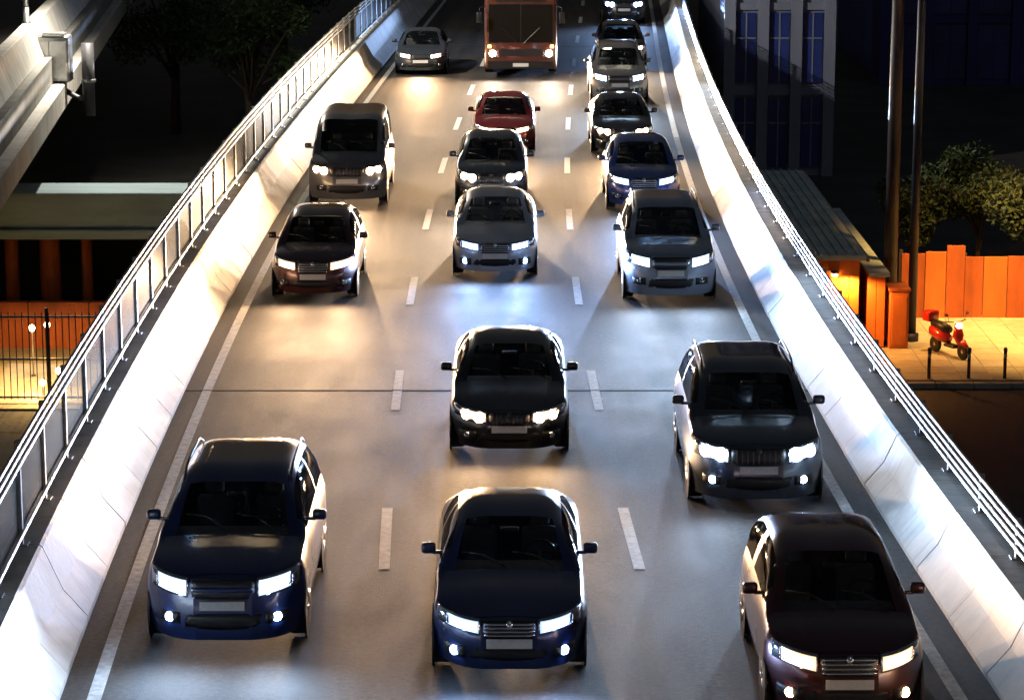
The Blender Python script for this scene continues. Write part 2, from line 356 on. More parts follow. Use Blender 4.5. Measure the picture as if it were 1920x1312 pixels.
MESH = {}
def car_meshes(kind):
    if kind in MESH: return MESH[kind]
    T = TYPES[kind]; L, W = T['L'], T['W']; top = pchip([a for a, _ in T['top']], [z for _, z in T['top']])
    nose = T['nose']
    def width(y):
        w = W
        if y < nose: w = min(w, W * max(0.02, (y / nose)) ** 0.26)
        e = L - y
        if e < 0.45: w = min(w, W * max(0.02, e / 0.45) ** 0.22)
        return w
    st = [nose * (x)**(1/0.26) for x in (.34,.5,.62,.70,.77,.83,.88,.92,.96)] + [nose]
    y = nose
    key = sorted([T['cowl'], T['rf'], T['rr'], T['tail'], (T['rf']+T['rr'])/2 + .12])
    grid = [nose + i*(L-0.45-nose)/26 for i in range(1, 27)]
    for kk in key:
        j = min(range(len(grid)), key=lambda i: abs(grid[i]-kk)); grid[j] = kk
    st += sorted(grid) + [L - 0.45*(x)**(1/0.22) for x in (.95,.88,.8,.7,.55,.3)]
    cowl, rf, rr, tail, belt = T['cowl'], T['rf'], T['rr'], T['tail'], T['belt']
    rows = []
    for y in st:
        w = width(y); zt = top(y); zb = 0.17
        cab = 0.0
        if cowl < y < tail: cab = min(1, (y-cowl)/(rf-cowl)) if y < rf else (1 if y <= rr else max(0, (tail-y)/(tail-rr)))
        sh = min(belt, zt - 0.05 - 0.03*min(1, y/0.4))
        wr = (w*0.80)*(1-cab) + T['wr']*cab if cowl < y < tail else w*0.80
        p = [Vector((w*0.93, zb)), Vector((w*0.985, zb+0.16)), Vector((w, (zb+0.16+sh)/2+.03)), Vector((w*0.955, sh)),
             Vector((wr, max(zt - 0.028 - 0.03*cab, sh+0.008))), Vector((0, zt))]
        row = []
        for q in catmull(p, SEG):
            yy = y + 0.20*max(0, q.y-0.5)*max(0, 1-y/0.9) + 0.16*max(0, 0.42-q.y)*max(0, 1-y/0.5)
            row.append((max(0, q.x), yy, q.y))
        rows.append(row)
    nv = len(rows[0]); c3 = sum(SEG[:3]); c4 = sum(SEG[:4]); ctr = sum(SEG)
    def cls(i, j):
        y0, y1 = st[i], st[i+1]; ym = (y0+y1)/2
        if cowl+0.02 < ym < rf and j >= c4+1: return 'windshield'
        if rr < ym < tail-0.02 and j >= c4+1 and kind != 'x': return 'rear_window'
        if cowl + 0.42*(rf-cowl) < ym < rr+0.3*(tail-rr) and c3+1 <= j <= c4-2:
            mid = key[2] if len(key) == 5 else 0
            if abs(ym - ((rf+rr)/2+.12)) < 0.09: return 'body'
            return 'side_window'
        if 0.16 < ym < cowl and j >= c4-1: return 'hood'
        return 'body'
    parts = {}
    out = {}
    for i in range(len(st)-1):
        for j in range(nv-1):
            parts.setdefault(cls(i, j), []).append((i, j))
    def patch(cells, sides=(1, -1), lift=0.0):
        idx = {}; mb = MB()
        def vid(i, j, s):
            k = (i, j, s if rows[i][j][0] > 1e-6 else 0)
            if k not in idx:
                x, yy, z = rows[i][j]; idx[k] = len(mb.v); mb.v.append((s*x, yy - lift*0.3, z + lift))
            return idx[k]
        for s in sides:
            for i, j in cells:
                q = (vid(i,j,s), vid(i,j+1,s), vid(i+1,j+1,s), vid(i+1,j,s))
                mb.f.append(q if s < 0 else q[::-1])
        return mb
    body = patch(parts['body'])
    # close nose and tail flat
    for i in (0, len(st)-1):
        n0 = len(body.v); r = rows[i]
        for s in (1, -1): body.v += [(s*x, yy, z) for x, yy, z in r]
        for j in range(nv-1):
            q = (n0+j, n0+j+1, n0+nv+j+1, n0+nv+j)
            body.f.append(q if i == 0 else q[::-1])
    # floor pan
    n0 = len(body.v)
    for i in range(len(st)): body.v += [(rows[i][0][0], rows[i][0][1], rows[i][0][2]), (-rows[i][0][0], rows[i][0][1], rows[i][0][2])]
    for i in range(len(st)-1): body.f.append((n0+2*i, n0+2*i+1, n0+2*i+3, n0+2*i+2))
    out['body'] = body.mesh('body', True, False)
    out['hood'] = patch(parts['hood'], lift=0.005).mesh('hood', True, False)
    for g in ('windshield', 'rear_window'): out[g] = patch(parts[g]).mesh(g, True, False)
    out['side_window_r'] = patch(parts['side_window'], (1,)).mesh('side_window', True, False)
    out['side_window_l'] = patch(parts['side_window'], (-1,)).mesh('side_window', True, False)
    # front-surface depth as a function of x, z
    def fy(x, z):
        x = min(abs(x), W*0.9999); y = nose*(x/W)**(1/0.26)
        return y + 0.20*max(0, z-0.5)*max(0, 1-y/0.9) + 0.16*max(0, 0.42-z)*max(0, 1-y/0.5)
    def wrap(x0, x1, zf0, zf1, lift, nx=8, nz=4, back=0.06):
        """curved plate that follows the nose; zf0/zf1 give lower and upper edge at x"""
        mb = MB(); pts = []; N = (nx+1)*(nz+1)
        for dep in (0, back):
            for a in range(nx+1):
                x = x0 + (x1-x0)*a/nx
                for c in range(nz+1):
                    z = zf0(x) + (zf1(x)-zf0(x))*c/nz
                    rim = 0.012 if (a in (0, nx) or c in (0, nz)) else 0
                    pts.append((x, fy(x, z) - lift + rim + dep, z))
        fs = []
        for a in range(nx):
            for c in range(nz):
                k = a*(nz+1)+c; fs.append((k, k+nz+1, k+nz+2, k+1)); fs.append((N+k, N+k+1, N+k+nz+2, N+k+nz+1))
        for a in range(nx):
            for c in (0, nz):
                k = a*(nz+1)+c; fs.append((k, k+nz+1, N+k+nz+1, N+k))
        for c in range(nz):
            for a in (0, nx):
                k = a*(nz+1)+c; fs.append((k, k+1, N+k+1, N+k))
        return mb.poly(pts, fs)
    x0, x1, z0, z1 = T['hl']; zm = (z0+z1)/2; hh = z1-z0
    for s, n in ((1, 'r'), (-1, 'l')):
        lo = lambda x: z0 + 0.35*hh*(abs(x)-x0)/(x1-x0) + (0.02 if kind != 'suv' else 0)
        hi = lambda x: z1 + 0.30*hh*(abs(x)-x0)/(x1-x0)
        out['housing_'+n] = wrap(s*x0, s*x1, lo, hi, 0.012).mesh('housing', True)
        lo2 = lambda x: lo(x) + 0.10*hh; hi2 = lambda x: hi(x) - 0.10*hh
        out['lens_'+n] = wrap(s*(x0+0.02), s*(x0+0.37), lo2, hi2, 0.022, 6, 4, 0.02).mesh('lens', True)
        out['core_'+n] = wrap(s*(x0+0.05), s*(x0+0.34), lambda x: lo2(x)+0.10*hh, lambda x: hi2(x)-0.10*hh, 0.034, 8, 5, 0.02).mesh('bulb', True)
        out['turn_'+n] = wrap(s*(x0+0.385), s*(x1-0.015), lo2, hi2, 0.022, 4, 3, 0.02).mesh('turn_signal', True)
        zf = 0.36 if kind not in ('suv', 'van') else 0.44
        fx = s*0.62
        out['fog_'+n] = MB().lathe([(0.0, -0.02), (0.05, -0.02), (0.055, 0.03), (0.0, 0.03)], 'y', 14, (fx, fy(fx, zf)-0.006, zf)).mesh('fog_lamp', True)
        out['fogbez_'+n] = wrap(fx-0.13, fx+0.13, lambda x: zf-0.07, lambda x: zf+0.07, 0.008, 5, 3, 0.03).mesh('fog_lamp_bezel', True)
        mz = belt + 0.06
        my = cowl + 0.50
        mm = MB(); mm.box(min(s*(W-0.01), s*(W+0.16)), max(s*(W-0.01), s*(W+0.16)), my, my+0.10, mz, mz+0.13, 0.035); mm.box(min(s*(W-0.14), s*(W+0.03)), max(s*(W-0.14), s*(W+0.03)), my+0.03, my+0.08, mz-0.01, mz+0.03, 0.01)
        out['mirror_'+n] = mm.mesh('side_mirror', True)
    gz0, gz1 = z0 + 0.0, z1 - 0.02
    out['grille_frame'] = wrap(-x0+0.03, x0-0.03, lambda x: gz0-0.015, lambda x: gz1+0.015, 0.010, 10, 3, 0.04).mesh('grille', True)
    out['grille_slat'] = []
    for k in range(4):
        zc = gz0 + (gz1-gz0)*(k+0.5)/4
        out['grille_slat'].append(wrap(-x0+0.045, x0-0.045, lambda x: zc-0.009, lambda x: zc+0.009, 0.030, 10, 1, 0.03).mesh('grille_slat', True))
    out['grille_bar'] = []
    for k in range(9):
        xc = (-x0+0.06) + (2*x0-0.12)*(k+0.5)/9
        out['grille_bar'].append(wrap(xc-0.011, xc+0.011, lambda x: gz0, lambda x: gz1, 0.030, 1, 4, 0.03).mesh('grille_bar', True))
    zc = (gz0+gz1)/2
    out['grille_wide'] = [wrap(-x0+0.045, x0-0.045, lambda x: zc-0.028, lambda x: zc+0.028, 0.032, 10, 2, 0.03).mesh('grille_bar', True)]
    for s, n in ((1, 'r'), (-1, 'l')):
        m_ = MB()
        for xx, rr_ in ((x0+0.11, 0.44*hh), (x0+0.30, 0.40*hh)):
            zc2 = zm + 0.3*hh*(xx-x0)/(x1-x0); m_.lathe([(0.0,-0.02),(rr_*0.8,-0.018),(rr_,0.0),(rr_,0.04)], 'y', 20, (s*xx, fy(xx, zc2)-0.03, zc2))
        out['round_'+n] = m_.mesh('lens', True)
        yr = [rf+0.1+(rr-rf-0.1)*k/6 for k in range(7)]
        out['rail_'+n] = MB().tube([(s*(T['wr']+0.02), q, top(q) - 0.035 + (0.0 if k in (0, 6) else 0.055)) for k, q in enumerate(yr)], 0.016, 6).mesh('roof_rail', True)
    zi0, zi1 = (0.27, 0.42) if kind not in ('suv', 'van') else (0.30, 0.50)
    out['intake'] = wrap(-0.46, 0.46, lambda x: zi0 + 0.05*abs(x), lambda x: zi1, 0.008, 10, 3, 0.04).mesh('lower_intake', True)
    zp = (zi1 + gz0)/2 if kind not in ('suv', 'van') else 0.60
    out['plate'] = MB().box(-0.26, 0.26, fy(0.1, zp)-0.035, fy(0.1, zp)-0.02, zp-0.055, zp+0.055, 0.004).mesh('number_plate')
    out['badge'] = MB().lathe([(0.0, -0.01), (0.035, -0.01), (0.045, 0.02), (0.0, 0.02)], 'y', 16, (0, fy(0, gz1)-0.035, gz1-0.02)).mesh('badge', True)
    r = T['wheel'][2]
    out['tyre'] = MB().lathe([(r*0.62,-0.10),(r*0.95,-0.105),(r,-0.07),(r,0.07),(r*0.95,0.105),(r*0.62,0.10)], 'x', 26).mesh('tyre', True)
    rim = MB()
    rim.lathe([(0.05,-0.11),(0.06,0.03),(r*0.6,0.03),(r*0.6,0.0),(r*0.05,0.0)], 'x', 20)
    for k in range(5):
        a = 2*math.pi*k/5; rim.tube([(-0.09, 0.03*math.cos(a), 0.03*math.sin(a)), (-0.095, r*0.6*math.cos(a), r*0.6*math.sin(a))], [0.035, 0.028], 6)
    rim.lathe([(r*0.56,-0.10),(r*0.63,-0.106),(r*0.63,0.10),(r*0.56,0.10)], 'x', 24)
    out['rim'] = rim.mesh('rim', True)
    out['arch'] = MB().lathe([(0.01, -0.012), (r*1.17, -0.012), (r*1.17, 0.012), (0.01, 0.012)], 'x', 26).mesh('wheel_arch', False)
    for s, n in ((-0.05, 'a'), (0.55, 'b')):
        za, zb_ = top(cowl+0.06), top(cowl+0.34)
        out['wiper_'+n] = MB().tube([(s, cowl+0.02, top(cowl)+0.03), (s-0.28, cowl+0.20, top(cowl+0.2)+0.015), (s-0.52, cowl+0.26, top(cowl+0.25)-0.005)], 0.012, 5).mesh('wiper', True)
    d = MB(); d.box(-W+0.2, W-0.2, cowl+0.16, cowl+0.62, belt-0.25, belt-0.03, 0.05); out['dashboard'] = d.mesh('dashboard', True)
    sw = MB(); n = 18; cxs, cyy, czz = 0.36, cowl+0.80, belt+0.0
    sw.tube([(cxs+0.18*math.cos(2*math.pi*k/n), cyy-0.06*math.sin(2*math.pi*k/n), czz+0.17*math.sin(2*math.pi*k/n)) for k in range(n+1)], 0.017, 6)
    sw.tube([(cxs-0.17, cyy, czz), (cxs+0.17, cyy, czz)], 0.02, 6); sw.tube([(cxs, cyy, czz), (cxs, cyy-0.3, czz-0.1)], 0.025, 6)
    out['steering'] = sw.mesh('steering_wheel', True)
    for s, n in ((0.37, 'r'), (-0.37, 'l')):
        m_ = MB(); ys = cowl + 1.45
        m_.box(s-0.24, s+0.24, ys-0.45, ys+0.05, 0.35, 0.52, 0.06); m_.box(s-0.22, s+0.22, ys, ys+0.16, 0.5, belt+0.12, 0.06); m_.box(s-0.12, s+0.12, ys+0.03, ys+0.13, belt+0.14, belt+0.31, 0.04)
        out['seat_'+n] = m_.mesh('seat', True)
    out['rvm'] = MB().box(-0.11, 0.11, rf-0.12, rf-0.09, top(rf)-0.16, top(rf)-0.10, 0.012).mesh('rear_view_mirror', True)
    out['beam'] = [(s*(x0+0.17), fy(x0+0.17, zm)-0.06, zm+0.02) for s in (1, -1)]
    MESH[kind] = out; return out

BEAMS = {}
def beam_data(name, col, power):
    """a dipped headlamp: brightest towards the horizon, weak on the road close by, little above the cut-off"""
    key = (name, col, power)
    if key in BEAMS: return BEAMS[key]
    l = bpy.data.lights.new(name, 'SPOT'); l.energy = power; l.color = col; l.spot_size = R(150); l.spot_blend = 1.0; l.shadow_soft_size = 0.07
    l.use_nodes = True; nt = l.node_tree; em = nt.nodes['Emission']
    tc = nt.nodes.new('ShaderNodeTexCoord'); sp = nt.nodes.new('ShaderNodeSeparateXYZ'); nt.links.new(tc.outputs['Normal'], sp.inputs[0])
    cr = nt.nodes.new('ShaderNodeFloatCurve'); mr = nt.nodes.new('ShaderNodeMapRange')
    mr.inputs['From Min'].default_value = -0.5; mr.inputs['From Max'].default_value = 0.5
    nt.links.new(sp.outputs['Y'], mr.inputs[0]); nt.links.new(mr.outputs[0], cr.inputs['Value'])
    c = cr.mapping.curves[0]
    pts = [(0.0, 0.015), (0.25, 0.03), (0.36, 0.10), (0.43, 0.35), (0.475, 0.95), (0.50, 1.0), (0.53, 0.35), (0.62, 0.12), (1.0, 0.03)]
    c.points[0].location = pts[0]; c.points[1].location = pts[-1]
    for p in pts[1:-1]: c.points.new(*p)
    cr.mapping.update()
    nt.links.new(cr.outputs[0], em.inputs['Strength'])
    BEAMS[key] = l; return l
def beam_light(parent, loc, col, power, name='headlamp_beam', aim=0):
    o = bpy.data.objects.new(name, beam_data(name, col, power)); C.objects.link(o); o.parent = parent; o.location = loc
    o.rotation_euler = (R(-90), 0, R(aim)); return o

NCAR = []
def make_car(kind, x, y, col, lamp, label, group='cars driving towards the camera', rz=0.0, power=1.0, fogs=False, turn=None, style=None):
    P = car_meshes(kind); T = TYPES[kind]; W = T['W']
    root = empty('car', (x, y, 0.004), rz); lm, lc, lb = lampmat(lamp)
    NCAR.append(1); style = style if style is not None else len(NCAR) % 3
    root.scale = (1 + 0.012*((len(NCAR)*7) % 5 - 2), 1, 1 + 0.012*((len(NCAR)*3) % 5 - 2))
    body = link('body', P['body'], col, root)
    link('hood', P['hood'], col, root)
    link('windshield', P['windshield'], M['glass'], root); link('rear_window', P['rear_window'], M['glass'], root)
    for n in 'rl':
        link('side_window', P['side_window_'+n], M['glass'], root)
        h = link('headlight', P['housing_'+n], M['reflector'], root)
        link('lens', P['lens_'+n], lb, h)
        link('bulb', P['round_'+n] if style == 1 else P['core_'+n], lm, h)
        if kind == 'suv': link('roof_rail', P['rail_'+n], M['steel_dark'], root)
        link('turn_signal', P['turn_'+n], M['amber'] if turn == n else M['reflector'], h)
        fb = link('fog_lamp', P['fogbez_'+n], M['black'], root)
        link('lens', P['fog_'+n], lm if fogs else M['reflector'], fb)
        link('side_mirror', P['mirror_'+n], col, root)
        link('seat', P['seat_'+n], M['cabin'], root)
    g = link('grille', P['grille_frame'], M['grille'], root)
    if style == 0:
        for q in P['grille_slat']: link('grille_slat', q, M['chrome'], g)
    elif style == 1:
        for q in P['grille_bar']: link('grille_bar', q, M['steel_dark'], g)
    else:
        for q in P['grille_wide']: link('grille_bar', q, col, g)
    if style != 2: link('badge', P['badge'], M['chrome'] if style == 0 else M['steel_dark'], g)
    link('lower_intake', P['intake'], M['black'], root)
    link('number_plate', P['plate'], M['plate'], root)
    link('wiper', P['wiper_a'], M['black'], root); link('wiper', P['wiper_b'], M['black'], root)
    link('dashboard', P['dashboard'], M['cabin'], root); link('steering_wheel', P['steering'], M['black'], root)
    link('rear_view_mirror', P['rvm'], M['black'], root)
    wy0, wy1, wr = T['wheel']
    for wy in (wy0, wy1):
        for s in (1, -1):
            a = link('wheel_arch', P['arch'], M['black'], root, (s*(W*0.985), wy, wr)); a.rotation_euler = (0, 0, 0)
            t = link('wheel', P['tyre'], M['rubber'], root, (s*(W-0.115), wy, wr))
            k = link('rim', P['rim'], M['rim'], t)
            if s > 0: k.rotation_euler = (0, 0, math.pi)
    if y < 60:
        for p in P['beam']: beam_light(root, p, lc, BEAM*power)
    else:
        p = P['beam'][0]; beam_light(root, (0, -0.14, p[2]), lc, BEAM*power*2)
    tag(root, label, 'car', group); return root

p_black = paint('black', (0.010, 0.011, 0.014)); p_navy = paint('navy', (0.008, 0.022, 0.10), 0.1); p_silver = paint('silver', (0.42, 0.47, 0.55), 0.2, 0.4)
p_blue = paint('blue', (0.012, 0.04, 0.20), 0.1); p_maroon = paint('maroon', (0.07, 0.012, 0.012)); p_slate = paint('slate', (0.06, 0.075, 0.10), 0.5)
p_grey = paint('grey', (0.14, 0.14, 0.145), 0.5); p_white = paint('white', (0.62, 0.62, 0.60), 0.0, 0.35); p_red = paint('red', (0.22, 0.014, 0.012), 0.1)
p_bronze = paint('bronze', (0.12, 0.085, 0.06), 0.5); p_steel = paint('steelblue', (0.22, 0.28, 0.38), 0.2, 0.4)

make_car('sedan', -0.03, 28.75, p_navy, 'blue', 'dark navy sedan nearest to the camera in the middle lane', style=0, fogs=True)
make_car('sedan', -0.04, 39.0, p_black, 'warm', 'black sedan with a lit warm white headlight pair, second car in the middle lane', style=1)
make_car('sedan', -0.35, 53.95, p_silver, 'blue', 'silver sedan with bluish headlights, third car in the middle lane', fogs=True)
make_car('hatch', -0.50, 63.5, p_slate, 'white', 'slate grey hatchback close behind the silver sedan in the middle lane')
make_car('sedan', -0.22, 73.0, p_red, 'warm', 'dark red sedan just ahead of the bus in the middle lane')
make_car('hatch', 3.63, 27.3, p_maroon, 'warm', 'dark maroon car cut by the bottom edge in the right lane', fogs=True)
make_car('suv', 3.45, 36.1, p_slate, 'cool', 'dark slate sport utility car, second from the bottom in the right lane', fogs=True)
make_car('suv', 3.11, 51.3, p_steel, 'cool', 'steel blue sport utility car, third from the bottom in the right lane')
make_car('hatch', 3.14, 62.8, p_blue, 'blue', 'dark blue hatchback behind the steel blue car in the right lane')
make_car('sedan', 3.05, 72.7, p_black, 'warm', 'black sedan behind the dark blue hatchback in the right lane')
make_car('suv', 3.43, 84.7, p_grey, 'cool', 'grey sport utility car level with the front of the bus, right lane')
make_car('hatch', 3.95, 95.4, p_bronze, 'white', 'bronze hatchback beside the bus in the right lane')
make_car('suv', 4.75, 113.5, p_black, 'blue', 'black car at the top edge of the picture in the right lane')
make_car('suv', -3.38, 29.8, p_navy, 'cool', 'dark navy sport utility car nearest to the camera in the left lane', fogs=True)
make_car('hatch', -3.92, 51.6, p_maroon, 'warm', 'dark maroon hatchback with one amber turn signal lit, left lane', turn='r')
make_car('van', -3.98, 63.7, p_grey, 'warm', 'tall grey van behind the maroon hatchback in the left lane')
make_car('sedan', -3.20, 93.3, p_slate, 'warm', 'slate grey sedan beside the bus, farthest car in the left lane')

# the bus in the middle lane
def make_bus(x, y, label):
    root = empty('bus', (x, y, 0.004)); W, H, L = 1.25, 3.05, 11.0
    bp = paint('bus', (0.085, 0.022, 0.012), 0.0, 0.35); lm, lc, lb = lampmat('white')
    bm = bmesh.new(); bmesh.ops.create_cube(bm, size=1)
    for v in bm.verts:
        v.co = (v.co.x*2*W, L/2 + v.co.y*L, (H+0.32)/2 + v.co.z*(H-0.32))
        if v.co.z > H-0.1 and v.co.y < 1: v.co.y += 0.18
    bmesh.ops.bevel(bm, geom=bm.edges[:], offset=0.16, segments=4, affect='EDGES', profile=0.6)
    MB().add_bm(bm).build('body', bp, root, smooth=True)
    def ff(z): return 0.18*(z-0.32)/(H-0.32)
    def plate(x0, x1, z0, z1, lift=0.015, t=0.03):
        return MB().poly([(x0,ff(z0)-lift,z0),(x1,ff(z0)-lift,z0),(x1,ff(z1)-lift,z1),(x0,ff(z1)-lift,z1),(x0,ff(z0)+t,z0),(x1,ff(z0)+t,z0),(x1,ff(z1)+t,z1),(x0,ff(z1)+t,z1)],
            [(0,1,2,3),(7,6,5,4),(0,4,5,1),(3,2,6,7),(0,3,7,4),(1,5,6,2)])
    plate(-1.10, 1.10, 1.25, 2.55).build('windshield', mat('bus_glass', (0.006, 0.007, 0.01), 0.05), root)
    plate(-0.02, 0.02, 1.25, 2.55, 0.022).build('windshield_divider', M['black'], root)
    plate(-0.85, 0.85, 2.64, 2.88).build('destination_board', M['black'], root)
    plate(-0.70, 0.70, 0.78, 1.02).build('grille', M['grille'], root)
    plate(-1.12, 1.12, 0.36, 0.60, 0.05).build('bumper', M['black'], root)
    plate(-0.27, 0.27, 0.42, 0.54, 0.062, 0.0).build('number_plate', M['plate'], root)
    for s in (-1, 1):
        h = plate(min(s*0.76, s*1.13), max(s*0.76, s*1.13), 0.74, 1.00, 0.02).build('headlight', M['reflector'], root)
        MB().lathe([(0.0,-0.03),(0.11,-0.03),(0.12,0.02),(0.0,0.02)], 'y', 18, (s*0.97, ff(0.87)-0.02, 0.87)).build('lens', lm, h, smooth=True)
        plate(min(s*1.02, s*1.14), max(s*1.02, s*1.14), 1.06, 1.16, 0.02).build('turn_signal', M['amber'], root)
        w = MB(); w.tube([(s*0.1, ff(1.3)-0.05, 1.22), (s*0.65, ff(1.9)-0.04, 1.75)], 0.015, 5); w.build('wiper', M['black'], root)
        m = MB(); m.tube([(s*1.2, 0.25, 2.5), (s*1.42, -0.05, 2.45), (s*1.42, -0.08, 2.3)], 0.02, 6); m.box(s*1.42-0.1, s*1.42+0.1, -0.13, -0.06, 1.9, 2.3, 0.02); m.build('side_mirror', M['black'], root, smooth=True)
        for wy in (2.4, 8.2):
            t = MB().lathe([(0.3,-0.14),(0.47,-0.14),(0.49,-0.1),(0.49,0.1),(0.47,0.14),(0.3,0.14)], 'x', 24).build('wheel', M['rubber'], root, smooth=True, loc=(s*1.13, wy, 0.49))
            MB().lathe([(0.05,-0.145),(0.3,-0.10),(0.3,0.10),(0.05,0.145)], 'x', 20).build('rim', M['rim'], t, smooth=True)
        for k in range(6):
            MB().box(min(s*1.235,s*1.262), max(s*1.235,s*1.262), 1.0+1.6*k, 2.5+1.6*k, 1.35, 2.45, 0.01).build('side_window', M['glass'], root)
        beam_light(root, (s*0.97, ff(0.87)-0.12, 0.87), lc, BEAM*1.2)
    tag(root, 'reddish brown bus with amber lamps, towering over the cars in the middle lane', 'bus')
make_bus(0.30, 92.2, '')

# ------------------------------------------------------------------ right of the viaduct: lamplit street, sheds, hoarding
def lamp_post(name, x, y, r, h, arm, col, power, label, mt, head=True):
    root = empty(name, (x, y, GROUND))
    MB().tube([(0,0,0.0),(0,0,0.35)], r*1.6, 14).build('base', mt, root, smooth=True)
    MB().tube([(0,0,0.3),(0,0,h*0.5),(0,0,h)], [r, r*0.92, r*0.8], 16).build('pole', mt, root, smooth=True)
    if head:
        a = MB(); a.tube([(0,0,h-0.1),(arm*0.4,-0.3,h+0.25),(arm,-0.7,h+0.35)], r*0.35, 8); a.build('arm', mt, root, smooth=True)
        hd = MB().box(arm-0.16, arm+0.16, -1.2, -0.6, h+0.28, h+0.42, 0.05).build('lamp_head', M['steel_dark'], root, smooth=True)
        MB().box(arm-0.12, arm+0.12, -1.15, -0.65, h+0.255, h+0.283).build('lens', M['sodium'], hd)
        l = bpy.data.lights.new('street_lamp_light', 'SPOT'); l.energy = power; l.color = col; l.spot_size = R(84); l.spot_blend = 0.8; l.shadow_soft_size = 0.15
        o = bpy.data.objects.new('street_lamp_light', l); C.objects.link(o); o.parent = root; o.location = (arm, -0.9, h+0.2); o.rotation_euler = (R(12), R(-27), 0)
    tag(root, label, 'lamp post'); return root
SOD = (1.0, 0.52, 0.13)
M['mast'] = mat('mast', (0.035, 0.028, 0.045), 0.5, metal=0.0, var=0.15, scale=4)
M['mast_blue'] = mat('mast_blue', (0.02, 0.026, 0.055), 0.45, metal=0.0, var=0.15, scale=4)
lamp_post('lamp_post', 10.75, 74.6, 0.20, 12.0, 1.2, SOD, 13000, 'thick purplish grey mast rising behind the orange block on the right', M['mast'])
lamp_post('lamp_post', 11.25, 73.6, 0.13, 12.0, 1.8, SOD, 9000, 'thinner blue-grey mast standing on the yellow lamplit pavement', M['mast_blue'])

# pavement slabs and street
sheet('street', lambda y: 6.6, lambda y: 60, 40, 68.2, GROUND + 0.004, M['street'], 10)
pav = MB().box(6.4, 40, 68.32, 90, GROUND - 0.1, GROUND + 0.115).build('pavement', M['joint']); tag(pav, kind='structure')
slab = {}
rs = random.Random(3)
pmats = [mat('pave_%d' % k, c, 0.8, var=0.18, scale=3, bump=0.3) for k, c in enumerate([(0.44,0.40,0.31),(0.40,0.36,0.28),(0.47,0.43,0.35)])]
base_slab = MB().box(-0.395, 0.395, -0.395, 0.395, 0, 0.03, 0.01).mesh('paving_slab')
for i in range(13):
    for j in range(11):
        o = link('paving_slab', base_slab, rs.choice(pmats), pav, (9.9 + 0.8*i, 68.95 + 0.8*j, GROUND + 0.105 + rs.uniform(-0.003, 0.003)))
kerb_m = MB().box(-0.49, 0.49, -0.11, 0.11, -0.1, 0.14, 0.02).mesh('kerb_stone')
for i in range(16): link('kerb_stone', kerb_m, M['concrete_dull'], pav, (8.6 + i, 68.2, GROUND))

def wall_box(root, x0, x1, y0, y1, z0, z1, m, name='wall'):
    return MB().box(x0, x1, y0, y1, z0, z1, 0.01).build(name, m, root)
M['orange'] = mat('orange', (0.62, 0.17, 0.035), 0.6, var=0.25, scale=1.4, bump=0.2, bscale=12, stretch=(1,1,0.3))
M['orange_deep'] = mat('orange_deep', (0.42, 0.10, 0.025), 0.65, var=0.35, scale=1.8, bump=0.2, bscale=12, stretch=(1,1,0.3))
streak_stains(M['orange'], 0.5); streak_stains(M['orange_deep'], 0.45)
M['roofgrey'] = mat('roofgrey', (0.55, 0.66, 0.64), 0.7, metal=0.0, var=0.25, scale=1.2, bump=0.15, bscale=10)
sh = empty('shed', (8.2, 72.3, GROUND + 0.115))
def rel(root, mb): 
    o = root.location; mb.v = [(a-o.x, b_-o.y, c-o.z) for a, b_, c in mb.v]; return mb
def rbuild(root, mb, name, m, smooth=False, parent=None):
    return rel(root, mb).build(name, m, parent or root, smooth)
rbuild(sh, MB().box(6.75, 9.6, 72.5, 88.6, GROUND+0.1, -2.85), 'wall', M['orange'])
for k in range(10):      # cladding boards on the lamplit end wall
    x = 6.78 + k*0.282
    rbuild(sh, MB().box(x, x+0.268, 72.455, 72.50, GROUND+0.16, -2.86, 0.006), 'board', M['orange'])
roof = rbuild(sh, MB().box(6.65, 9.75, 72.25, 88.8, -2.84, -2.70), 'roof', M['roofgrey'])
for k in range(12):      # standing seam sheets
    x = 6.66 + k*0.2575
    rbuild(sh, MB().box(x, x+0.05, 72.26, 88.79, -2.705, -2.655), 'roof_seam', M['roofgrey'], parent=roof)
rbuild(sh, MB().box(9.74, 9.84, 72.2, 88.8, -2.87, -2.74, 0.02), 'gutter', M['steel'])
rbuild(sh, MB().box(8.9, 9.3, 72.43, 72.454, GROUND+1.0, GROUND+1.6), 'vent_panel', M['orange_deep'])
wl = empty('added_wall_lamp', (8.9, 72.45, -3.25))  # added lamp, put here to brighten the shed's end wall
MB().box(-0.10, 0.10, -0.16, 0.0, 0.03, 0.10, 0.02).build('hood', M['steel_dark'], wl)
MB().box(-0.08, 0.08, -0.13, -0.01, -0.05, 0.028, 0.02).build('lens', M['sodium'], wl)
l = bpy.data.lights.new('wall_fill_light', 'SPOT'); l.energy = 420; l.color = (1.0, 0.42, 0.08); l.spot_size = R(165); l.spot_blend = 0.3; l.shadow_soft_size = 0.08
o = bpy.data.objects.new('wall_fill_light', l); C.objects.link(o); o.parent = wl; o.location = (0.3, -0.45, -0.02)
tag(wl, 'small added lamp under the eaves, brightening the orange shed wall', 'lamp')
tag(sh, 'low shed with grey seamed roof and orange end wall, beside the right parapet', 'shed')
an = empty('shed', (10.1, 72.3, GROUND + 0.115))
rbuild(an, MB().box(9.86, 10.35, 72.7, 84, GROUND+0.1, -3.35), 'wall', M['orange'])
rbuild(an, MB().box(9.86, 10.45, 72.5, 84.1, -3.34, -3.24), 'roof', M['roofgrey'])
for k in range(2): rbuild(an, MB().box(9.87+0.245*k, 10.10+0.245*k, 72.655, 72.70, GROUND+0.16, -3.36, 0.006), 'board', M['orange'])
tag(an, 'narrow lower lean-to with grey roof on the outer side of the shed', 'shed')
cb = empty('kiosk', (10.75, 72.9, GROUND + 0.115))
